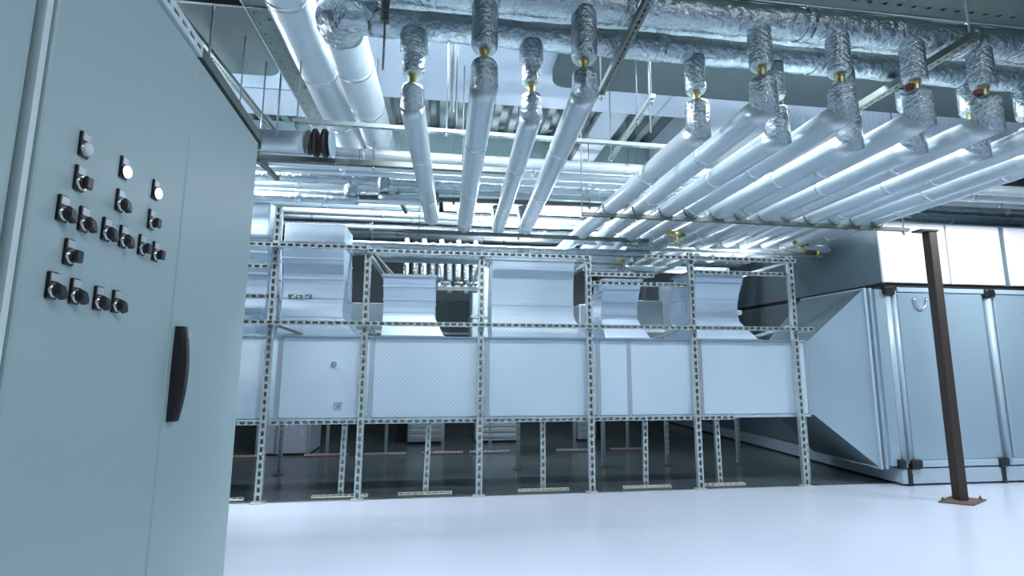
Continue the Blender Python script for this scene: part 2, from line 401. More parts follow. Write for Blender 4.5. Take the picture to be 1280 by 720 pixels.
# second bank of ducts seen between the risers
def back_duct(label, lo, hi, m='duct_seam'):
    t = thing('rear_duct', label, 'duct', ((lo[0] + hi[0]) / 2, (lo[1] + hi[1]) / 2, lo[2]))
    b = MB(); b.tube([((lo[0] + hi[0]) / 2, lo[1] + .02, hi[2] - .02), ((lo[0] + hi[0]) / 2, lo[1] + .02, ZC)], .008, 6); b.build('hanger_rod', M['rod'], t)
    b = MB(); b.box(lo, hi, bev=.015); b.build('shaft', M[m], t)
    b = MB(); zc = (lo[2] + hi[2]) / 2; b.box((lo[0] - .015, lo[1] - .015, zc), (hi[0] + .015, hi[1] + .015, zc + .04)); b.build('flange', M['galv'], t)
back_duct('dull rear duct behind the gap left of the plain branch duct', (-1.35, 7.2, 1.3), (-.75, 7.9, 2.15), 'ahu_shade')
back_duct('pale rear duct standing left of the diamond patterned branch duct', (.40, 7.4, 1.2), (.66, 8.4, 2.75), 'duct')
back_duct('wide dark rear duct behind the gap right of the plain branch duct', (-.25, 8.9, 1.2), (.42, 9.6, 2.4), 'duct_shadow_grey')
back_duct('grey rear duct seen left of the ribbed branch duct', (2.75, 7.1, 1.3), (3.22, 7.8, 2.25), 'ahu_shade')
back_duct('pale rear duct between the narrow and ribbed branch ducts', (3.35, 7.5, 1.2), (3.75, 8.2, 2.6), 'duct_seam')
back_duct('narrow pale rear duct right of the diamond patterned branch duct', (2.0, 7.3, 1.2), (2.35, 7.9, 2.2), 'duct_seam')
back_duct('long dim rear duct under the ceiling of the far bay', (-5.5, 10.0, 1.4), (4.8, 10.9, 2.3), 'duct_shadow_grey')

# ------------------------------------------------------------------ transition and air handler
AX, AY = 5.05, 5.17
tr = thing('transition_duct', 'flaring sheet metal transition joining the long duct to the air handler', 'duct', (4.5, 5.7, .2))
b = MB()
s0 = [(4.185, DY0, DZ0), (4.185, DY1, DZ0), (4.185, DY1, DZ1), (4.185, DY0, DZ1)]
s1 = [(4.83, AY + .06, .20), (4.83, 6.25, .20), (4.83, 6.25, 2.19), (4.83, AY + .06, 2.19)]
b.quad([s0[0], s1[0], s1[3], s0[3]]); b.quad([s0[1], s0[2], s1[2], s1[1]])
b.quad([s0[3], s1[3], s1[2], s0[2]], 1); b.quad([s0[0], s0[1], s1[1], s1[0]], 1); b.quad(list(reversed(s0))); b.quad(s1)  # top and underside get the shaded copy of the front colour
b.build('cone', [M['ahu'], M['ahu_shade']], tr)
b = MB(); b.box((4.83, AY + .04, .18), (4.86, 6.27, 2.21)); b.build('flange', M['alu'], tr)
b = MB(); b.box((4.86, AY + .075, .22), (4.90, 6.23, 2.17)); b.build('gasket', M['gasket'], tr)
b = MB(); b.box((4.90, AY + .04, .18), (4.93, 6.27, 2.21)); b.build('flange', M['alu'], tr)
b = MB(); b.box((4.93, AY + .0, .22), (5.05, 6.2, 2.19)); b.build('collar', M['ahu'], tr)

ah = thing('air_handler', 'big two storey steel air handling unit filling the right side', 'air handler', (7.2, 7, 0))
AX1 = 9.3; AYB = 11.2
b = MB(); b.box((AX, AY + .02, .20), (AX1, AYB, 2.225)); o = b.build('lower_casing', M['ahu_shade'], ah)
b = MB(); b.box((AX, AY + .02, 2.27), (AX1, AYB, 3.02)); b.build('upper_casing', M['ahu_shade'], ah)
b = MB(); b.box((AX + .02, AY + .04, 2.225), (AX1, AYB, 2.27)); b.build('joint_gasket', M['black_rubber'], ah)
b = MB(); b.box((AX - .012, AY - .01, 2.228), (AX1, AY + .04, 2.246)); b.box((AX - .014, AY - .01, 2.222), (AX + .02, AYB, 2.262)); b.build('joint_strip', M['black_rubber'], ah)
for (xa, xb) in ((AX + .17, 6.36), (6.52, 7.9), (8.06, 9.25)):
    b = MB(); b.box((xa, AY, .27), (xb, AY + .03, 2.16), bev=.008); b.build('lower_panel', M['ahu'], ah)
for (xa, xb, mm) in ((AX + .01, 5.96, 'glare_white'), (5.985, 6.72, 'glare_white'), (6.80, 7.9, 'glare_white'), (8.0, 9.25, 'glare_white')):  # whiter than the lower panels, so the colour carries the lamp glare
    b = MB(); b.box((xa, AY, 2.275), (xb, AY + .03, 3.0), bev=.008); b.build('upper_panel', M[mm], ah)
def profile(x0, x1, z0, z1):
    b = MB(); n = 10
    rs = []
    for z in (z0, z1):
        ring = [(x0, AY + .04, z), (x0, AY + .01, z)]
        for k in range(n + 1):
            a = PI * k / n; ring.append(((x0 + x1) / 2 - math.cos(a) * (x1 - x0) / 2 * .92, AY + .005 - math.sin(a) * .022, z))
        ring += [(x1, AY + .01, z), (x1, AY + .04, z)]
        rs.append(ring)
    b.rings(rs); b.build('corner_profile', M['alu'], ah)
profile(AX, AX + .085, .20, 2.22); profile(AX + .10, AX + .155, .24, 2.18); profile(6.41, 6.48, .22, 2.2); profile(7.92, 8.04, .22, 2.2)
for z0, z1 in ((.20, .27), (2.165, 2.222)):
    b = MB(); b.box((AX + .17, AY - .012, z0), (9.28, AY + .03, z1), bev=.008); b.build('horizontal_profile', M['alu'], ah)
b = MB(); b.box((AX, AY - .005, .025), (9.28, AY + .12, .185), bev=.008); b.box((AX, AY + .12, .025), (AX + .1, AYB, .185)); b.build('base_rail', M['alu'], ah)
for x, z, w in ((AX + .045, 2.17, .13), (AX + .17, .235, .13), (6.44, 2.17, .13), (6.34, .235, .12), (AX - .01, .24, .08)):
    b = MB(); b.box((x - w / 2, AY - .045, z - .045), (x + w / 2, AY + .02, z + .05), bev=.012); b.build('corner_block', M['black'], ah)
for x in (AX + .09, 6.34, 7.9):
    b = MB(); b.box((x - .03, AY - .012, .0), (x + .03, AY + .10, .19), bev=.006); b.build('foot', M['black'], ah)
b = MB(); b.tube([(AX + .095, AY - .018, .12), (AX + .095, AY - .004, .12)], .02, 14); b.build('plug', M['black'], ah)
b = MB()
pts = [(5.50 + .085 * math.cos(a), AY - .02, 2.10 + .13 * math.sin(a)) for a in [PI + PI * k / 12 for k in range(13)]]
b.tube(pts, .012, 8); b.build('wire_loop', M['chrome'], ah)
b = MB(); b.box((6.90, AY - .02, 1.93), (7.05, AY, 1.98), bev=.006); b.build('latch', M['chrome'], ah)

# brown steel post on its plate
bp = thing('brown_post', 'dark brown square steel post bolted to the pale floor at right', 'post', (5.09, 4.57, 0))
b = MB(); b.box((5.035, 4.53, .016), (5.13, 4.62, 2.72), bev=.006); b.build('shaft', M['brown'], bp)
b = MB(); m4 = Matrix.Translation((5.08, 4.57, 0)); b.hexa([(4.80, 4.55, .005), (5.02, 4.40, .005), (5.36, 4.56, .005), (5.14, 4.72, .005), (4.80, 4.55, .017), (5.02, 4.40, .017), (5.36, 4.56, .017), (5.14, 4.72, .017)]); b.build('base_plate', M['plate_brown'], bp)
for x, y in ((4.87, 4.56), (5.29, 4.56)):
    b = MB(); b.tube([(x, y, .014), (x, y, .034)], .014, 6); b.tube([(x, y, .03), (x, y, .05)], .007, 8); b.build('bolt', M['plate_brown'], bp)
b = MB(); b.box((4.93, 4.52, 2.72), (5.14, 4.63, 2.74)); b.build('top_plate', M['brown'], bp)

# ------------------------------------------------------------------ control cabinet
C0 = V((-.748, 2.02, 0)); Cd = V((-.061, .998, 0)).normalized(); Cn = V((Cd.y, -Cd.x, 0))
CM = Matrix(((Cn.x, Cd.x, 0, C0.x), (Cn.y, Cd.y, 0, C0.y), (0, 0, 1, 0), (0, 0, 0, 1)))   # local x = out of the face, y = along it, z up
camL = CM.inverted() @ V((0, 0, 1.35))
def px_on_face(px, py, off=0.):
    d = F + Rr * (px - 640) / 630 + Ur * (360 - py) / 630
    dl = CM.inverted().to_3x3() @ d
    t = (off - camL.x) / dl.x
    return camL + dl * t
cabt = thing('control_cabinet', 'tall grey-green electrical control cabinet with rows of switches at left', 'cabinet', tuple(C0))
ys = px_on_face(214, 400).y; yh = px_on_face(18, 300).y; ztop = 2.215
def cpart(name, mb_, m, parent=cabt):
    o = mb_.build(name, m); o.data.transform(CM); attach(o, parent); return o
b = MB(); b.box((-.62, yh, .06), (-.022, 0, ztop), bev=.006); cpart('body', b, M['cab'])
b = MB(); b.box((-.60, yh + .01, 0), (-.04, -.01, .06)); cpart('plinth', b, M['gasket'])
b = MB(); b.box((-.020, yh + .022, .09), (0, ys - .0025, ztop - .012), bev=.003); d1 = cpart('door', b, M['cab'])
b = MB(); b.box((-.020, ys + .0025, .09), (0, -.004, ztop - .012), bev=.003); d2 = cpart('door', b, M['cab'])
b = MB(); b.box((-.012, ys - .0022, .09), (-.004, ys + .0022, ztop - .012)); cpart('door_seam', b, M['cab_edge'])
b = MB(); b.box((-.018, yh + .004, .09), (-.006, yh + .018, ztop - .012)); cpart('door_edge_strip', b, M['cab_edge'])
# handle
hz0 = px_on_face(209, 527).z; hz1 = px_on_face(222, 408).z; hy = px_on_face(213, 470).y
b = MB(); rs = []
for k in range(15):
    t_ = k / 14; z = hz0 + (hz1 - hz0) * t_; dpt = .014 + .020 * math.sin(PI * (.08 + .84 * t_)) ** .8
    w2 = .0165 - .002 * abs(2 * t_ - 1)
    ring = [(0, -w2), (dpt * .7, -w2), (dpt, -w2 * .6), (dpt, w2 * .6), (dpt * .7, w2), (0, w2)]
    rs.append([(x_, hy + .014 + y_, z) for x_, y_ in ring])
b.rings(rs, smooth=False); cpart('handle', b, M['black'], cabt)
b = MB(); b.box((.012, hy + .016, hz1 - .030), (.031, hy + .0285, hz1 - .007), bev=.003); cpart('lock_button', b, M['plate'], cabt)
# frame rails on the cabinet top
cty = px_on_face(250, 92).y
b = MB(); perf(b, (.002, cty - 1.1, ztop + .022), (.002, cty, ztop + .022), (1, 0, 0), .042, .02, .046, .030, .012); cpart('top_rail', b, M['cab_edge'])
b = MB(); b.box((-.02, cty, ztop), (.004, .012, ztop + .034)); b.box((-.02, .006, ztop - .03), (.006, .018, ztop + .02)); cpart('top_channel', b, M['galv_dark'])
b = MB(); b.box((-.62, yh, ztop), (-.02, 0, ztop + .006)); cpart('top_cover', b, M['cab'])

def unit(px, py, kind, s=1.):
    """a push-in control: px,py is the middle of its round bezel"""
    c = px_on_face(px, py, .008); y, z = c.y, c.z
    r = .0125
    b = MB()
    b.box((0, y - .0135, z - .016), (.0045, y + .0135, z + .033), bev=.002)
    nm = {'lamp': 'indicator_lamp', 'lit': 'indicator_lamp'}.get(kind, 'selector_switch')
    o = cpart(nm, b, M['black'])
    b = MB(); b.box((.0045, y - .010, z + .016), (.0062, y + .010, z + .030)); q = cpart('legend_plate', b, M['plate'], o)
    b = MB(); b.tube([(.003, y, z), (.010, y, z)], [r + .001, r], 24); cpart('bezel', b, M['chrome'] if kind != 'lit' else M['black'], o)
    b = MB()
    if kind in ('lamp', 'lit'):
        b.tube([(.008, y, z), (.0125, y, z), (.0145, y, z), (.0152, y, z)], [r * 1.02, r * 1.02, r * .8, r * .3], 24)
        cpart('lens', b, M['lens_on'] if kind == 'lit' else M['lens'], o)
        if kind == 'lit': o['label'] = 'glowing white indicator lamp'
    else:
        b.tube([(.008, y, z), (.014, y, z)], [r * .9, r * .86], 24)
        if kind == 'sq':
            b.box((.013, y - .0085, z - .0105), (.0215, y + .011, z + .0125), bev=.0022)
        else:
            rs = []
            for xx, sc in ((.013, 1.3), (.019, 1.25), (.0225, .95)):
                rs.append([(xx, y + a * sc, z + c_ * sc) for a, c_ in ((-.0075, .0095), (-.009, .002), (-.007, -.007), (0.004, -.0125), (.0115, -.011), (.009, -.002), (.003, .0075))])
            b.rings(rs, smooth=False)
        cpart('knob', b, M['black'], o)
for px, py, k in ((109, 187, 'lamp'), (158, 215, 'lit'), (197, 242, 'lit'), (103, 229, 'sq'), (153, 256, 'pt'), (192, 279, 'sq'),
                  (82, 267, 'pt'), (108, 280, 'pt'), (136, 292, 'pt'), (157, 301, 'pt'), (180, 311, 'sq'), (197, 319, 'sq'),
                  (90, 321, 'sq'), (69, 363, 'pt'), (97, 370, 'pt'), (126, 378, 'pt'), (148, 382, 'pt')):
    unit(px, py, k)
# neighbouring cabinet nearer the camera
nc = thing('control_cabinet', 'grey-green cabinet cut off by the left edge of the photo', 'cabinet', tuple(CM @ V((0, yh - .6, 0))))
b = MB(); b.box((-.62, yh - 1.1, 0), (-.03, yh - .006, ztop), bev=.006); cpart('body', b, M['cab'], nc)
b = MB(); b.box((-.028, yh - 1.09, .09), (-.004, yh - .016, ztop - .012), bev=.003); cpart('door', b, M['cab'], nc)
b = MB(); b.box((-.0045, yh - .022, .10), (-.0025, yh - .018, ztop - .03)); cpart('door_gasket', b, M['gasket'], nc)

# ------------------------------------------------------------------ overhead header pipes
def header(label, y, z, r, x0, x1, seed):
    t = thing('header_pipe', label, 'pipe', ((x0 + x1) / 2, y, z - r), 'foil wrapped header pipes')
    b = MB(); b.tube(path_steps([(x0, y, z), (x1, y, z)], .035), r, 28, lump=.10, lscale=9, seed=seed); b.build('wrap', M['foil'], t)
    x = x0 + .7
    while x < x1:
        b = MB(); b.tube(path_steps([(x, y, z), (x + .06, y, z)], .03), r * 1.045, 28, lump=.06, lscale=20, seed=seed); b.build('tape_band', M['foil_soft'], t); x += 1.15
ZA, ZB = 3.44, 3.43
header('nearest foil wrapped header pipe crossing overhead', 2.62, ZA, .095, -.84, 6.4, 0)
header('second foil wrapped header pipe, just behind the nearest one', 2.95, ZB, .085, -.50, 6.4, 5)
header('dark foil header pipe lying above and behind the second one', 3.02, 3.69, .10, -.45, 6.4, 9)

def dropped_pipe(label, X0, Y0, X1, Y1, zp, r, zh, zv, group, red=False, sl=.068, rise=None, fat=False):
    """a jacketed pipe under the ceiling fed by a foil drop with a brass valve"""
    t = thing('insulated_pipe', label, 'pipe', (X0, Y0, zp - r), group)
    pts = path_steps([(X0, Y0, zh), (X0, Y0, zv + .035)], .014)
    rad = []
    for p_ in pts:
        h = p_.z - zv - .035
        k_ = 1.0 if (h > .16 or not fat) else .78 + .22 * max(0, (h - .12) / .04)
        rad.append(sl * k_ * (1 if h > .02 else .80 + 10 * max(h, 0)))
    b = MB(); b.tube(pts, rad, 24, lump=.035, lscale=34, seed=X0); b.build('upper_sleeve', M['foil_soft'], t)
    b = MB(); zz = [zv + .06 - q * .0085 for q in range(15)]
    b.tube([(X0, Y0, z_) for z_ in zz], [.030 if q < 5 else (.021 if q % 2 else .025) for q in range(15)], 12)
    b.build('valve', M['brass'], t)
    if red:
        b = MB(); b.box((X0 - .070, Y0 - .018, zv - .022), (X0 - .025, Y0 + .018, zv + .018), bev=.006); b.build('valve_cap', M['red'], t)
    d = V((X1 - X0, Y1 - Y0, 0)).normalized(); dn = V((0, 0, -1)); c = V((X0, Y0, zp)); e = V((X1, Y1, zp)); nb = (dn + d).normalized()
    side = dn.cross(d); N = 24; rs = []
    def circ(o_, u_, w_, r_): return [o_ + u_ * (r_ * math.cos(2 * PI * q / N)) + w_ * (r_ * math.sin(2 * PI * q / N)) for q in range(N)]
    zt = zv - .035
    for dz, kr in ((0, .55), (0, .78), (-.012, .90), (-.03, .95)): rs.append(circ(V((X0, Y0, zt + dz)), side, d, r * kr))
    zz = zt - .03
    while zz > zp + r * 1.05:
        rs.append([p_ + (p_ - V((X0, Y0, p_.z))) * (.05 * noise.noise(p_ * 30)) for p_ in circ(V((X0, Y0, zz)), side, d, r * .95)]); zz -= .015
    mit = [p_ + dn * (-(p_ - c).dot(nb) / dn.dot(nb)) for p_ in circ(c, side, d, r)]
    rs.append(mit)
    b = MB(); b.rings(rs); b.build('lower_sleeve', M['foil_soft'], t)
    st = c + d * (r * 1.1); L0 = (e - st).length; m_ = max(2, int(L0 / .12))
    rs = [mit] + [[p_ + (p_ - (st + (e - st) * (q / m_))).normalized() * (.02 * r * noise.noise(p_ * 5)) for p_ in circ(st + (e - st) * (q / m_), side, V((0, 0, 1)), r)] for q in range(m_ + 1)]
    b = MB(); b.rings(rs); b.build('jacket', M['jacket'], t)
    L = (e - st).length; k = .55 + (X0 * 7 % 1) * .3
    while k < L - .2:
        b = MB(); q = st + d * k; b.tube([q, q + d * .012, q + d * .035, q + d * .045], [r * 1.0, r * 1.03, r * 1.03, r * 1.0], 24); b.build('seam_band', M['band'], t); k += 1.0
    if rise:
        b = MB(); b.tube([e - d * .02] + bend(e - d * .1, e + d * .06, e + d * .06 + V((0, 0, 1)), .055, 5) + [e + d * .06 + V((0, 0, rise))], r * .98, 22, lump=.03); b.build('end_elbow', M['foil_soft'], t)
    return t
gC = 'four spaced pipes in the middle'
dropped_pipe('pale insulated pipe in the middle, leftmost of the four spaced ones', -.225, 2.95, -.165, 5.45, 2.90, .076, ZB - .06, 3.055, gC, rise=.3, fat=True, sl=.088)
dropped_pipe('pale insulated pipe in the middle, second of the four spaced ones', .19, 2.62, .205, 5.72, 2.875, .080, ZA - .06, 3.045, gC, rise=.3, sl=.075)
dropped_pipe('pale insulated pipe in the middle, third of the four spaced ones', .515, 2.95, .60, 5.72, 2.875, .070, ZB - .06, 3.055, gC, rise=.3, fat=True, sl=.078)
dropped_pipe('pale insulated pipe in the middle, rightmost of the four spaced ones', .77, 2.62, .915, 5.70, 2.875, .078, ZA - .06, 3.035, gC, rise=.3, sl=.075)
gR = 'packed pipes at right'
RP = [('B', 1.63, 1.60), ('A', 1.88, 1.90), ('B', 2.20, 2.18), ('A', 2.41, 2.44), ('B', 2.74, 2.72), ('A', 2.94, 2.97), ('B', 3.23, 3.24), ('A', 3.44, 3.50), ('B', 3.74, 3.76), ('A', 3.95, 4.02), ('B', 4.22, 4.28), ('A', 4.45, 4.52)]
for i, (k, xa, xb) in enumerate(RP):
    y0, zh = (2.62, ZA - .06) if k == 'A' else (2.95, ZB - .06)
    y1 = 7.8 if i < 7 else 6.75
    sl = xa + (xb - xa) * (y1 - y0) / (4.6 - y0)
    dropped_pipe('pale insulated pipe in the packed bank at right, %s from the left' % FR[i],
                 xa, y0, sl, y1, 2.87 if k == 'A' else 2.85, .081, zh, 3.085 if k == 'A' else 3.09, gR, red=(k == 'A' and i > 3))

# two large pipes at upper left running in depth
def bigpipe(label, x, z, r, y0, y1, xo, dropx, dropr, zend):
    t = thing('large_pipe', label, 'pipe', (x, (y0 + y1) / 2, z - r), 'two large pipes at upper left')
    b = MB(); b.tube(path_steps([(x, y0, z), (x + xo, y1, z)], .1), r, 30, lump=.025, lscale=4, seed=x); b.build('jacket', M['jacket_big'], t)
    for k in (.22, .52, .8):
        y = y0 + (y1 - y0) * k; xx = x + xo * k
        b = MB(); b.tube([(xx, y, z), (xx, y + .02, z), (xx, y + .05, z)], [r * 1.005, r * 1.02, r * 1.0], 30); b.build('seam_band', M['band'], t)
    e = V((x + xo, y1, z)); 
    b = MB(); pts = [e - V((0, .02, 0))] + bend(e - V((0, 1, 0)), e + V((0, .16, 0)), e + V((0, .16, -1)), .15, 7)
    b.tube(pts, r * .98, 26, lump=.03, lscale=9); b.build('elbow', M['foil_soft'], t)
    q = V((e.x, e.y + .16, z - .15))
    b = MB(); b.tube(path_steps([q + V((0, 0, .02)), V((q.x, q.y, zend))], .04), dropr, 22, lump=.06, lscale=20); b.build('drop', M['foil'], t)
    return t
bigpipe('large pale pipe at upper left, the left one of the pair', -1.03, 3.64, .148, 2.35, 5.25, .0, 0, .075, 3.08)
rp = bigpipe('large pale pipe at upper left, the right one of the pair', -.710, 3.52, .142, 3.10, 5.15, .03, 0, .06, 3.12)
b = MB(); pts = [V((-.71, 3.16, 3.52))] + bend((-.71, 3.2, 3.52), (-.71, 2.95, 3.49), (-.3, 2.95, 3.44), .16, 8) + [V((-.46, 2.95, 3.44))]
b.tube(pts, [.146, .148, .148, .147, .145, .142, .138, .132, .122, .112, .096], 26, lump=.08, lscale=14); b.build('inlet_elbow', M['foil'], rp)

# horizontal pipes crossing further back
hp = [(4.42, 3.25, .095, 'thick short', -1.25, 'jacket_big'), (4.70, 3.28, .058, 'smooth', None, 'jacket'), (4.92, 3.28, .065, 'dull', None, 'jacket_big'), (5.16, 3.28, .045, 'thin', None, 'jacket'),
      (5.38, 3.28, .065, 'crinkled', None, 'foil'), (5.62, 3.28, .055, 'pale', None, 'jacket'), (5.84, 3.28, .045, 'bright', None, 'foil_soft'),
      (6.06, 3.28, .055, 'left-hand', -.25, 'jacket'), (6.34, 3.28, .055, 'short left-hand', -.25, 'jacket_big'),
      (6.66, 3.28, .055, 'grey', None, 'jacket'), (6.88, 3.28, .055, 'banded', None, 'jacket'), (7.45, 3.30, .06, 'rear smooth', None, 'foil_soft'), (7.68, 3.30, .06, 'rear dull', None, 'jacket_big'), (7.92, 3.30, .06, 'rear pale', None, 'jacket'), (7.4, 3.0, .05, 'rear low', 4.9, 'foil_soft'), (7.65, 2.95, .05, 'rearmost low', 4.9, 'jacket'), (5.41, 3.06, .055, 'low left-hand', -.94, 'foil_soft'), (5.36, 3.07, .06, 'low stubby', -.2, 'jacket')]
for i, (y, z, r, adj, xe, m) in enumerate(hp):
    x1 = 7.15 + (y - 4.4) * .55 if xe is None else xe
    x0 = -5.6 if 'stubby' not in adj else -.72
    t = thing('cross_pipe', '%s insulated pipe crossing under the ceiling, %s' % (adj, 'row %s from the front' % FR[i] if i < 11 else 'at the back beyond the beam' if i < 14 else 'just below the other rows'), 'pipe', (1, y, z - r), 'pipes crossing under the ceiling')
    b = MB(); b.tube(path_steps([(x0, y, z), (x1, y, z)], .10 if m != 'foil' else .05), r, 18, lump=.03 if m != 'foil' else .12, lscale=6, seed=y); b.build('jacket', M[m], t)
    k = x0 + .5 + (i * .37) % 1
    while k < x1 - .1:
        if k > -3:
            b = MB(); b.tube([(k, y, z), (k + .01, y, z), (k + .04, y, z), (k + .05, y, z)], [r, r * 1.06, r * 1.06, r], 18); b.build('clamp_band', M['band'], t)
        k += 1.3
    if xe is None and 0 < i < 8:
        e = V((x1, y, z)); b = MB(); b.tube([e - V((.02, 0, 0))] + bend(e - V((1, 0, 0)), e + V((.12, 0, 0)), e + V((.12, -1, 0)), .11, 6) + path_steps([(x1 + .12, y - .2, z), (x1 + .12 , 2.4 , z)], .5), r, 18)
        b.build('side_run', M['jacket'], t)
# black flange pair at the end of the first row (left)
t = thing('expansion_joint', 'black rubber bellows joint between two pipe flanges at upper left', 'pipe joint', (-1.30, 4.42, 3.22))
for x in (-1.16, -1.08):
    b = MB(); b.tube([(x - .025, 4.42, 3.25), (x - .012, 4.42, 3.25), (x + .012, 4.42, 3.25), (x + .025, 4.42, 3.25)], [.10, .125, .125, .10], 22); b.build('bellows', M['black_rubber'], t)
b = MB(); b.tube([(-1.03, 4.42, 3.25), (-1.015, 4.42, 3.25)], .125, 22); b.build('flange', M['alu'], t)
b = MB(); b.tube([(-1.225, 4.42, 3.25), (-1.21, 4.42, 3.25)], .11, 22); b.build('flange', M['galv_dark'], t)

# lower cross pipes just above the frame
for i, (y, z, r, x0, x1) in enumerate(((5.98, 2.70, .045, -1.6, 2.55), (6.12, 2.68, .05, -.9, 2.35), (6.30, 2.66, .05, -.9, 2.45), (6.55, 2.66, .05, -.7, 2.4), (6.0, 2.83, .035, 1.6, 5.0), (6.45, 2.60, .05, 2.4, 3.9))):
    b = MB(); b.tube(path_steps([(x0, y, z), (x1, y, z)], .1), r, 16, lump=.05, lscale=8, seed=i); 
    tag(b.build('low_cross_pipe', M['jacket'] if i % 2 else M['foil_soft']), ('thin foil', 'smooth', 'dull foil', 'smooth rear', 'slim capped', 'short right-hand')[i] + ' cross pipe just above the top rail of the steel frame', 'pipe', 'low cross pipes above the frame')
# drop pipe cluster left of the diamond duct
for i in range(9):
    x = -.52 + i * .115; y = 6.75 + (i % 2) * .18
    t = thing('small_drop_pipe', 'small vertical foil pipe in the cluster above the plain branch duct, %s from the left' % FR[i], 'pipe', (x, y, 2.2), 'small drop pipes')
    b = MB(); b.tube(path_steps([(x, y, 2.98), (x, y, 2.42)], .04), .040, 14, lump=.10, lscale=20, seed=i); b.build('sleeve', M['foil'], t)
    b = MB(); b.tube([(x, y, 2.44), (x, y, 2.36)], .02, 8); b.tube([(x, y, 2.38), (x, y, 2.26)], [.042, .036], 12); b.build('valve', M['band'] if i % 3 else M['brass'], t)
t = thing('valve_manifold', 'row of pale valve boxes on a slotted rail left of the diamond patterned duct', 'manifold', (.05, 6.4, 2.5))
b = MB(); perf(b, (-.9, 6.35, 2.60), (.48, 6.35, 2.60), (0, -1, 0), .05, .03); b.build('rail', M['galv'], t)
b = MB(); perf(b, (-.1, 6.5, 2.28), (.48, 6.5, 2.28), (0, -1, 0), .05, .03); b.build('rail', M['galv'], t)
for x in (-.42, -.22, .02, .17, .34):
    b = MB(); b.box((x - .045, 6.28, 2.62), (x + .045, 6.36, 2.73), bev=.01); b.build('valve_box', M['glare_white'], t)
for x in (.0, .17, .34):
    b = MB(); b.tube([(x - .06, 6.42, 2.33), (x + .06, 6.42, 2.33)], .025, 10); b.build('coupling', M['foil'], t)
t = thing('valve_manifold', 'small brass and foil valve group above the narrowest branch duct', 'manifold', (2.1, 6.2, 2.5))
for k in range(4):
    b = MB(); b.tube(path_steps([(1.75 + k * .12, 6.15 + .1 * k, 2.52), (2.2 + k * .12, 6.15 + .1 * k, 2.52)], .03), .035, 12, lump=.2, lscale=22); b.build('coupling', M['foil'] if k % 2 else M['band'], t)
b = MB(); b.tube([(2.07, 5.9, 2.58), (2.20, 5.9, 2.58)], .03, 10); b.build('valve', M['brass'], t)
for x, y, z, l in ((4.35, 5.55, 2.80, 'brass valve on the pipe end above the last tall post'), (2.55, 5.2, 2.76, 'small brass valve between the packed pipes above the ribbed duct')):
    t = thing('brass_valve', l, 'valve', (x, y, z))
    b = MB(); b.tube([(x - .12, y - .04, z), (x - .05, y, z), (x - .05, y, z), (x + .05, y + .03, z + .01), (x + .05, y + .03, z + .01), (x + .13, y + .07, z + .01)], [.028, .028, .038, .038, .024, .024], 12); b.build('body', M['brass'], t)
    b = MB(); b.tube([(x, y, z - .02), (x, y - .02, z - .09)], .018, 8); b.tube([(x - .04, y - .02, z - .09), (x + .05, y - .02, z - .09)], .012, 8); b.build('lever', M['brass'], t)
b = MB(); b.tube([(4.3, 5.42, 2.66), (4.42, 5.42, 2.66)], .03, 12, 0); b.tube([(4.42, 5.42, 2.66), (4.45, 5.42, 2.66)], .032, 12, 1)
tag(b.build('hose_end', [M['black'], mat('yellow_cap', (.55, .5, .05, 1), 0, .4)]), 'black hose end with a yellow cap by the last tall post', 'hose')
t = thing('capped_pipe', 'pale capped pipe end resting on the hanger bar above the last tall post', 'pipe', (4.5, 5.98, 2.8))
b = MB(); b.tube([(3.4, 5.90, 2.82), (4.96, 5.90, 2.82), (5.01, 5.90, 2.82), (5.04, 5.9, 2.82)], [.06, .06, .05, .015], 16); b.build('jacket', M['band'], t)

# ------------------------------------------------------------------ hanger bars and rods
def hbar(label, p0, p1, w, m, rods=(), n=(0, 0, -1), top=ZC - .12, perfd=True):
    t = thing('hanger_bar', label, 'bar', tuple((V(p0) + V(p1)) / 2))
    b = MB()
    perf(b, p0, p1, n, w, w * .8, .05, .028, .012, back=True); b.build('channel', M[m], t)
    for k in rods:
        q = V(p0).lerp(V(p1), k); b = MB(); b.tube([(q.x, q.y, q.z - .05), (q.x, q.y, top)], .006, 6); b.build('rod', M['rod'], t)
        b = MB(); b.tube([(q.x, q.y, q.z - .03), (q.x, q.y, q.z - .005)], .016, 6); b.build('nut', M['rod'], t)
    return t
hbar('slotted hanger bar under the headers beside the rightmost spaced pipe', (1.06, 2.30, 3.28), (1.10, 3.36, 3.28), .05, 'galv_dark', (.03, .97))
hbar('slotted hanger bar under the headers at the far right', (3.12, 2.38, 3.27), (3.12, 3.36, 3.27), .06, 'galv_dark', (.03, .97))
hbar('thin pale hanger bar before the corrugated ceiling patch', (1.62, 3.6, 3.45), (1.70, 4.9, 3.45), .04, 'galv', (.03, .3, .97))
hbar('thin pale hanger bar seen past the packed pipes at right', (3.3, 3.5, 3.42), (3.35, 4.4, 3.42), .045, 'galv', (.03, .97))
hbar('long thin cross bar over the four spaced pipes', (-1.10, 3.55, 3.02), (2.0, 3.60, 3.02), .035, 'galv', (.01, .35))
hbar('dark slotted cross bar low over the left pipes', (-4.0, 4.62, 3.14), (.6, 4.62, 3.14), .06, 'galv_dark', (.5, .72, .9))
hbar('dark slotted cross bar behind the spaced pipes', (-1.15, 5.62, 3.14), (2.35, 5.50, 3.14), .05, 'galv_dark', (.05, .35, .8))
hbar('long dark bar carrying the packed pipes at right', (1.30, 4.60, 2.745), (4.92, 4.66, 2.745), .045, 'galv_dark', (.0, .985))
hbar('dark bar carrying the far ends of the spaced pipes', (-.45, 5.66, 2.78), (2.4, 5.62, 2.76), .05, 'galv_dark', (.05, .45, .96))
hbar('pale far bar carrying the packed pipes above the frame', (2.25, 5.95, 2.74), (5.0, 6.02, 2.74), .04, 'galv', (.02, .97))
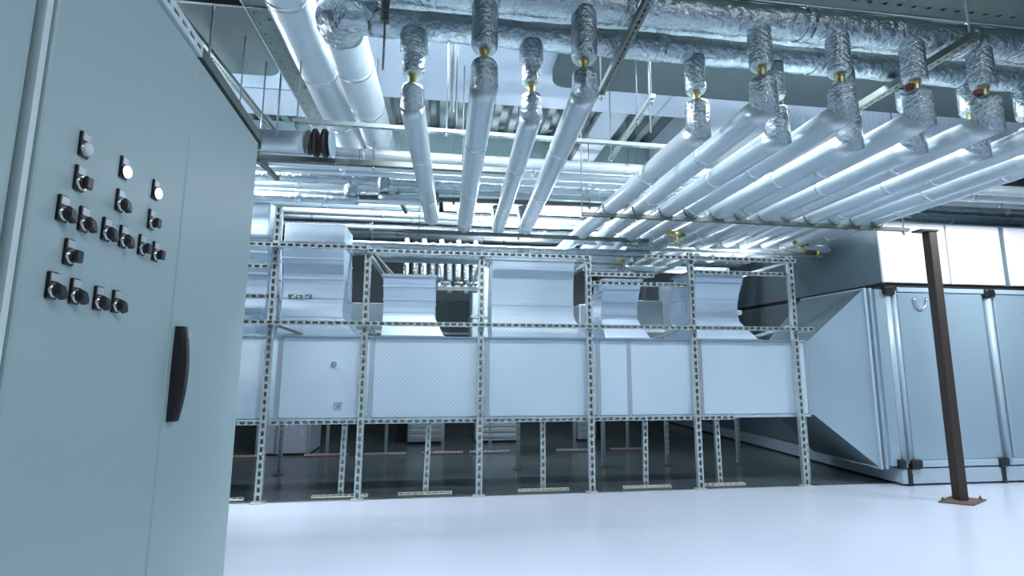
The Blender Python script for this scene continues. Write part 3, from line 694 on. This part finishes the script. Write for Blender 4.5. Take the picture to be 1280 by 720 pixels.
hbar('short dark angled bar at left among the crossing pipes', (-1.75, 4.2, 3.16), (-1.72, 5.2, 3.16), .045, 'galv_dark', (.05,))
hbar('short dark angled bar nearer the spaced pipes', (-.55, 5.5, 3.16), (-.50, 6.2, 3.16), .045, 'galv_dark', (.05,))
hbar('short dark angled bar above the diamond duct', (.95, 5.72, 2.60), (.88, 6.5, 2.60), .05, 'galv_dark')
# pipe clamps along the bar
for i, (k, xa, xb) in enumerate(RP):
    cx = xa + (xb - xa) * 1.0
    b = MB(); pts = [(cx + .086 * math.cos(a), 4.615, 2.86 + .086 * math.sin(a)) for a in [PI * .98 + PI * .75 * q / 10 for q in range(11)]]
    b.tube(pts, .008, 6); tag(b.build('pipe_clamp', M['galv_dark']), 'dark steel clamp under the %s pipe of the packed bank' % FR[i], 'clamp', 'clamps on the long dark bar')
# vertical slotted strip hanging before the headers
t = thing('hanger_strip', 'vertical slotted steel strip hanging in front of the foil headers', 'strip', (-.33, 2.42, 3.1))
b = MB(); perf(b, (-.335, 2.40, 3.06), (-.335, 2.40, 4.2), (0, -1, 0), .04, .03, .026, .013, .013); b.build('strip', M['galv_dark'], t)
b = MB(); b.tube([(-.335, 2.42, 3.08), (-.335, 2.42, 2.80)], .006, 6); b.build('rod', M['rod'], t)
for x, y, zb, l in ((.02, 3.25, 3.02, 'just right of the leftmost spaced pipe'), (.05, 3.3, 2.95, 'paired with its twin beside the leftmost spaced pipe'), (1.72, 3.9, 3.3, 'before the corrugated ceiling patch'), (-1.42, 4.2, 3.2, 'over the left crossing pipes'), (-1.62, 3.4, 3.1, 'above the cabinet corner')):
    b = MB(); b.tube([(x, y, zb), (x, y, ZC - .12)], .008 if x != .02 else .016, 6); tag(b.build('hanger_rod', M['rod']), 'thin steel rod hanging from the ceiling, ' + l, 'rod', 'thin hanger rods')

# ------------------------------------------------------------------ cable trays
def tray(label, lo, hi, axis, m='tray', pitch=.11):
    """shallow cable tray: holed floor plus two side flanges"""
    t = thing('cable_tray', label, 'cable tray', tuple((V(lo) + V(hi)) / 2))
    x0, y0, z = lo; x1, y1, _ = hi
    if axis == 'x':
        nrow = max(2, int((y1 - y0) / .16)); w = (y1 - y0) / nrow; b = MB()
        for i in range(nrow):
            off = .0 if i % 2 else pitch / 2
            perf(b, (x0 + off, y0 + (i + .5) * w, z), (x1 + off, y0 + (i + .5) * w, z), (0, 0, -1), w, .003, pitch, .030, .020, back=False)
        b.quad([(x0, y0, z + .02), (x1, y0, z + .02), (x1, y1, z + .02), (x0, y1, z + .02)])
        b.build('tray_floor', [M[m]], t)
        for y in (y0, y1):
            b = MB(); b.box((x0, y - .006, z - .004), (x1, y + .006, z + .09)); b.build('side_flange', M['galv'], t)
    else:
        nrow = max(2, int((x1 - x0) / .1)); w = (x1 - x0) / nrow; b = MB()
        for i in range(nrow):
            off = .0 if i % 2 else pitch / 2
            perf(b, (x0 + (i + .5) * w, y0 + off, z), (x0 + (i + .5) * w, y1 + off, z), (0, 0, -1), w, .003, pitch, .018, .012, back=False)
        b.quad([(x0, y0, z + .02), (x1, y0, z + .02), (x1, y1, z + .02), (x0, y1, z + .02)])
        b.build('tray_floor', [M[m]], t)
        for x in (x0, x1):
            b = MB(); b.box((x - .006, y0, z - .004), (x + .006, y1, z + .09)); b.build('side_flange', M['galv'], t)
    return t
tray('wide perforated cable tray overhead at top right', (.6, 1.75, 3.72), (7.0, 2.78, 3.72), 'x')
tray('perforated cable tray running in depth at upper left', (-1.38, 2.9, 3.70), (-1.21, 5.6, 3.70), 'y')
b = MB(); perf(b, (-3.4, 3.28, 3.72), (-1.1, 3.28, 3.72), (0, -1, -.2), .05, .03, .05, .02, .012); tag(b.build('slotted_angle', M['galv_dark']), 'slotted steel angle crossing at the very top left', 'bar')
b = MB(); b.box((-3.4, 3.22, 3.76), (-1.1, 3.27, 3.80)); tag(b.build('flat_bar', M['brown']), 'brown flat bar lying above the slotted angle at top left', 'bar')
b = MB(); perf(b, (-2.06, 3.3, 3.92), (-1.98, 6.0, 3.92), (0, 0, -1), .06, .04, .05, .025, .014); tag(b.build('slotted_channel', M['galv_dark']), 'slotted channel running in depth between cabinet and cable tray', 'bar')

# ------------------------------------------------------------------ ceiling ducts
def rounded_slab(x0, x1, y0, y1, z0, z1, r, n=6):
    b = MB(); ring = []
    for cx, cy, a0 in ((x1 - r, y0 + r, -PI / 2), (x1 - r, y1 - r, 0), (x0 + r, y1 - r, PI / 2), (x0 + r, y0 + r, PI)):
        for k in range(n + 1): a = a0 + PI / 2 * k / n; ring.append((cx + r * math.cos(a), cy + r * math.sin(a)))
    b.rings([[(x, y, z0) for x, y in ring], [(x, y, z1) for x, y in ring]], smooth=False); return b
cdm = [M['ceil_duct'], M['duct_seam']]
t = thing('ceiling_duct', 'broad pale ceiling duct spanning the room above the header pipes', 'duct', (1, 4.6, 4.2))
b = rounded_slab(-5.8, 8.8, 3.45, 5.32, 4.22, 4.60, .08); b.build('shaft', M['ceil_foil'], t)
for x in (-.9, .32, 2.4, 4.6, 6.4):
    b = MB(); b.box((x, 3.44, 4.212), (x + .025, 5.33, 4.22)); b.build('seam', M['duct_seam'], t)
b = rounded_slab(1.0, 8.9, 3.2, 4.66, 4.10, 4.20, .16); tag(b.build('shadow_slab', M['duct_shadow_grey']), 'dark grey slab painting a rounded duct shadow above the headers at right', 'duct')  # slab stands in for a duct shadow on the ceiling
b = rounded_slab(-5.9, -1.62, 3.5, 4.86, 4.10, 4.20, .16); tag(b.build('shadow_slab', M['duct_shadow_grey']), 'dark grey slab painting a duct shadow above the cabinet at upper left', 'duct')  # left-hand ceiling shadow, also built as a dark slab
t = thing('ceiling_duct', 'pale ceiling duct running away toward the back above the packed pipes', 'duct', (5, 6.3, 4.2))
b = rounded_slab(3.0, 8.6, 5.36, 6.95, 4.24, 4.6, .08); b.build('shaft', M['ceil_duct'], t)
t = thing('ceiling_duct', 'narrow pale ceiling duct running in depth beside the corrugated patch', 'duct', (1.95, 6.1, 4.2))
b = rounded_slab(1.78, 2.10, 5.36, 6.95, 4.24, 4.6, .04); b.build('shaft', M['ceil_duct'], t)
t = thing('ceiling_beam', 'grey-green steel beam beside the narrow ceiling duct', 'beam', (1.6, 6.1, 4.3))
b = MB(); b.box((1.50, 5.36, 4.30), (1.74, 6.98, 4.34)); b.box((1.6, 5.36, 4.34), (1.64, 6.98, 4.62)); b.build('flange', M['tray'], t)
t = thing('ceiling_duct', 'pale rounded ceiling duct above the cabinet at left', 'duct', (-3.5, 5.9, 4.2))
b = rounded_slab(-5.8, -1.5, 5.36, 5.95, 4.23, 4.6, .12); b.build('shaft', M['ceil_duct'], t)

# ------------------------------------------------------------------ lamps
def lamp(label, x, y, z, L, W, power, axis='x', vis=True, col=(.93, .95, 1), wid=.18, opal=False):
    t = thing('ceiling_lamp', label, 'lamp', (x, y, z), 'fluorescent ceiling lamps')
    a, c = (L / 2, W / 2) if axis == 'x' else (W / 2, L / 2)
    b = MB(); b.box((x - a, y - c, z + .02), (x + a, y + c, z + .08), bev=.01); b.build('housing', M['lamp_body'], t)
    for s in (-1, 1):
        p0, p1 = ((x - a + .04, y + s * W * .25, z + .004), (x + a - .04, y + s * W * .25, z + .004)) if axis == 'x' else ((x + s * W * .25, y - c + .04, z + .004), (x + s * W * .25, y + c - .04, z + .004))
        b = MB(); b.tube([p0, p1], .013, 10); b.build('tube', M['tube'], t)
    if opal:
        b = MB(); b.box((x - a + .01, y - c + .01, z - .03), (x + a - .01, y + c - .01, z + .02), bev=.01); b.build('diffuser', M['opal'], t)
    ld = bpy.data.lights.new('lamp_light', 'AREA'); ld.shape = 'RECTANGLE'; ld.size = L if axis == 'x' else wid; ld.size_y = wid if axis == 'x' else L
    ld.energy = power; ld.color = col; lo = bpy.data.objects.new('lamp_light', ld); COL.objects.link(lo)
    lo.parent = t; lo.location = (0, 0, -.03 if not opal else -.05)
    return t
lamp('twin tube lamp behind the camera on the right', 2.4, .1, 3.9, 1.5, .3, 45)
lamp('twin tube lamp above and behind the camera', .5, -1.6, 3.9, 1.5, .3, 25)
lamp('twin tube lamp over the aisle near the air handler', 5.6, 1.6, 3.9, 1.5, .3, 35)
lamp('twin tube lamp hung over the left crossing pipes', -2.85, 5.03, 3.66, 1.5, .3, 180)
lamp('twin tube lamp before the upper air handler panels', 6.45, 3.95, 3.18, 1.0, .3, 42)
lamp('twin tube lamp tucked behind the headers over the spaced pipes', -.05, 3.30, 4.0, 1.5, .16, 110)
lamp('twin tube lamp tucked behind the headers over the packed pipes', 2.7, 3.30, 4.0, 1.5, .16, 120)
lamp('twin tube lamp tucked behind the headers toward the air handler', 5.0, 3.30, 4.0, 1.5, .16, 85)
lamp('bright opal lamp between the crossing pipes behind the spaced pipes', 1.05, 6.28, 3.33, 2.2, .42, 70, opal=True)
lamp('twin tube lamp over the rear packed pipes', 2.9, 7.3, 3.62, 1.2, .3, 25)
lamp('twin tube lamp left of the rear pipe cluster', -1.1, 6.3, 3.62, 1.5, .3, 60)

for (x, y, z, pw, l) in ((1.2, 6.9, 2.05, 45, 'hidden behind the diamond patterned branch duct'), (3.62, 6.3, 1.95, 26, 'hidden behind the ribbed branch duct'), (6.3, 6.6, 3.06, 30, 'lying on top of the air handler')):  # unseen lamps added to brighten the pipes from below
    t = lamp('added upward fill lamp ' + l, x, y, z, .6 if x < 5 else 1.4, .2, pw)
    for o in t.children:
        if o.type == 'LIGHT': o.rotation_euler = (PI, 0, 0); o.location = (0, 0, .12); o.data.spread = math.radians(110)
w = bpy.data.worlds.new('world'); bpy.context.scene.world = w; w.use_nodes = True
w.node_tree.nodes['Background'].inputs[0].default_value = (.45, .68, .80, 1); w.node_tree.nodes['Background'].inputs[1].default_value = .25

sc = bpy.context.scene
sc.view_settings.view_transform = 'Standard'; sc.view_settings.look = 'None'; sc.view_settings.gamma = 1
sc.view_settings.use_curve_mapping = False; sc.view_settings.exposure = 0.14
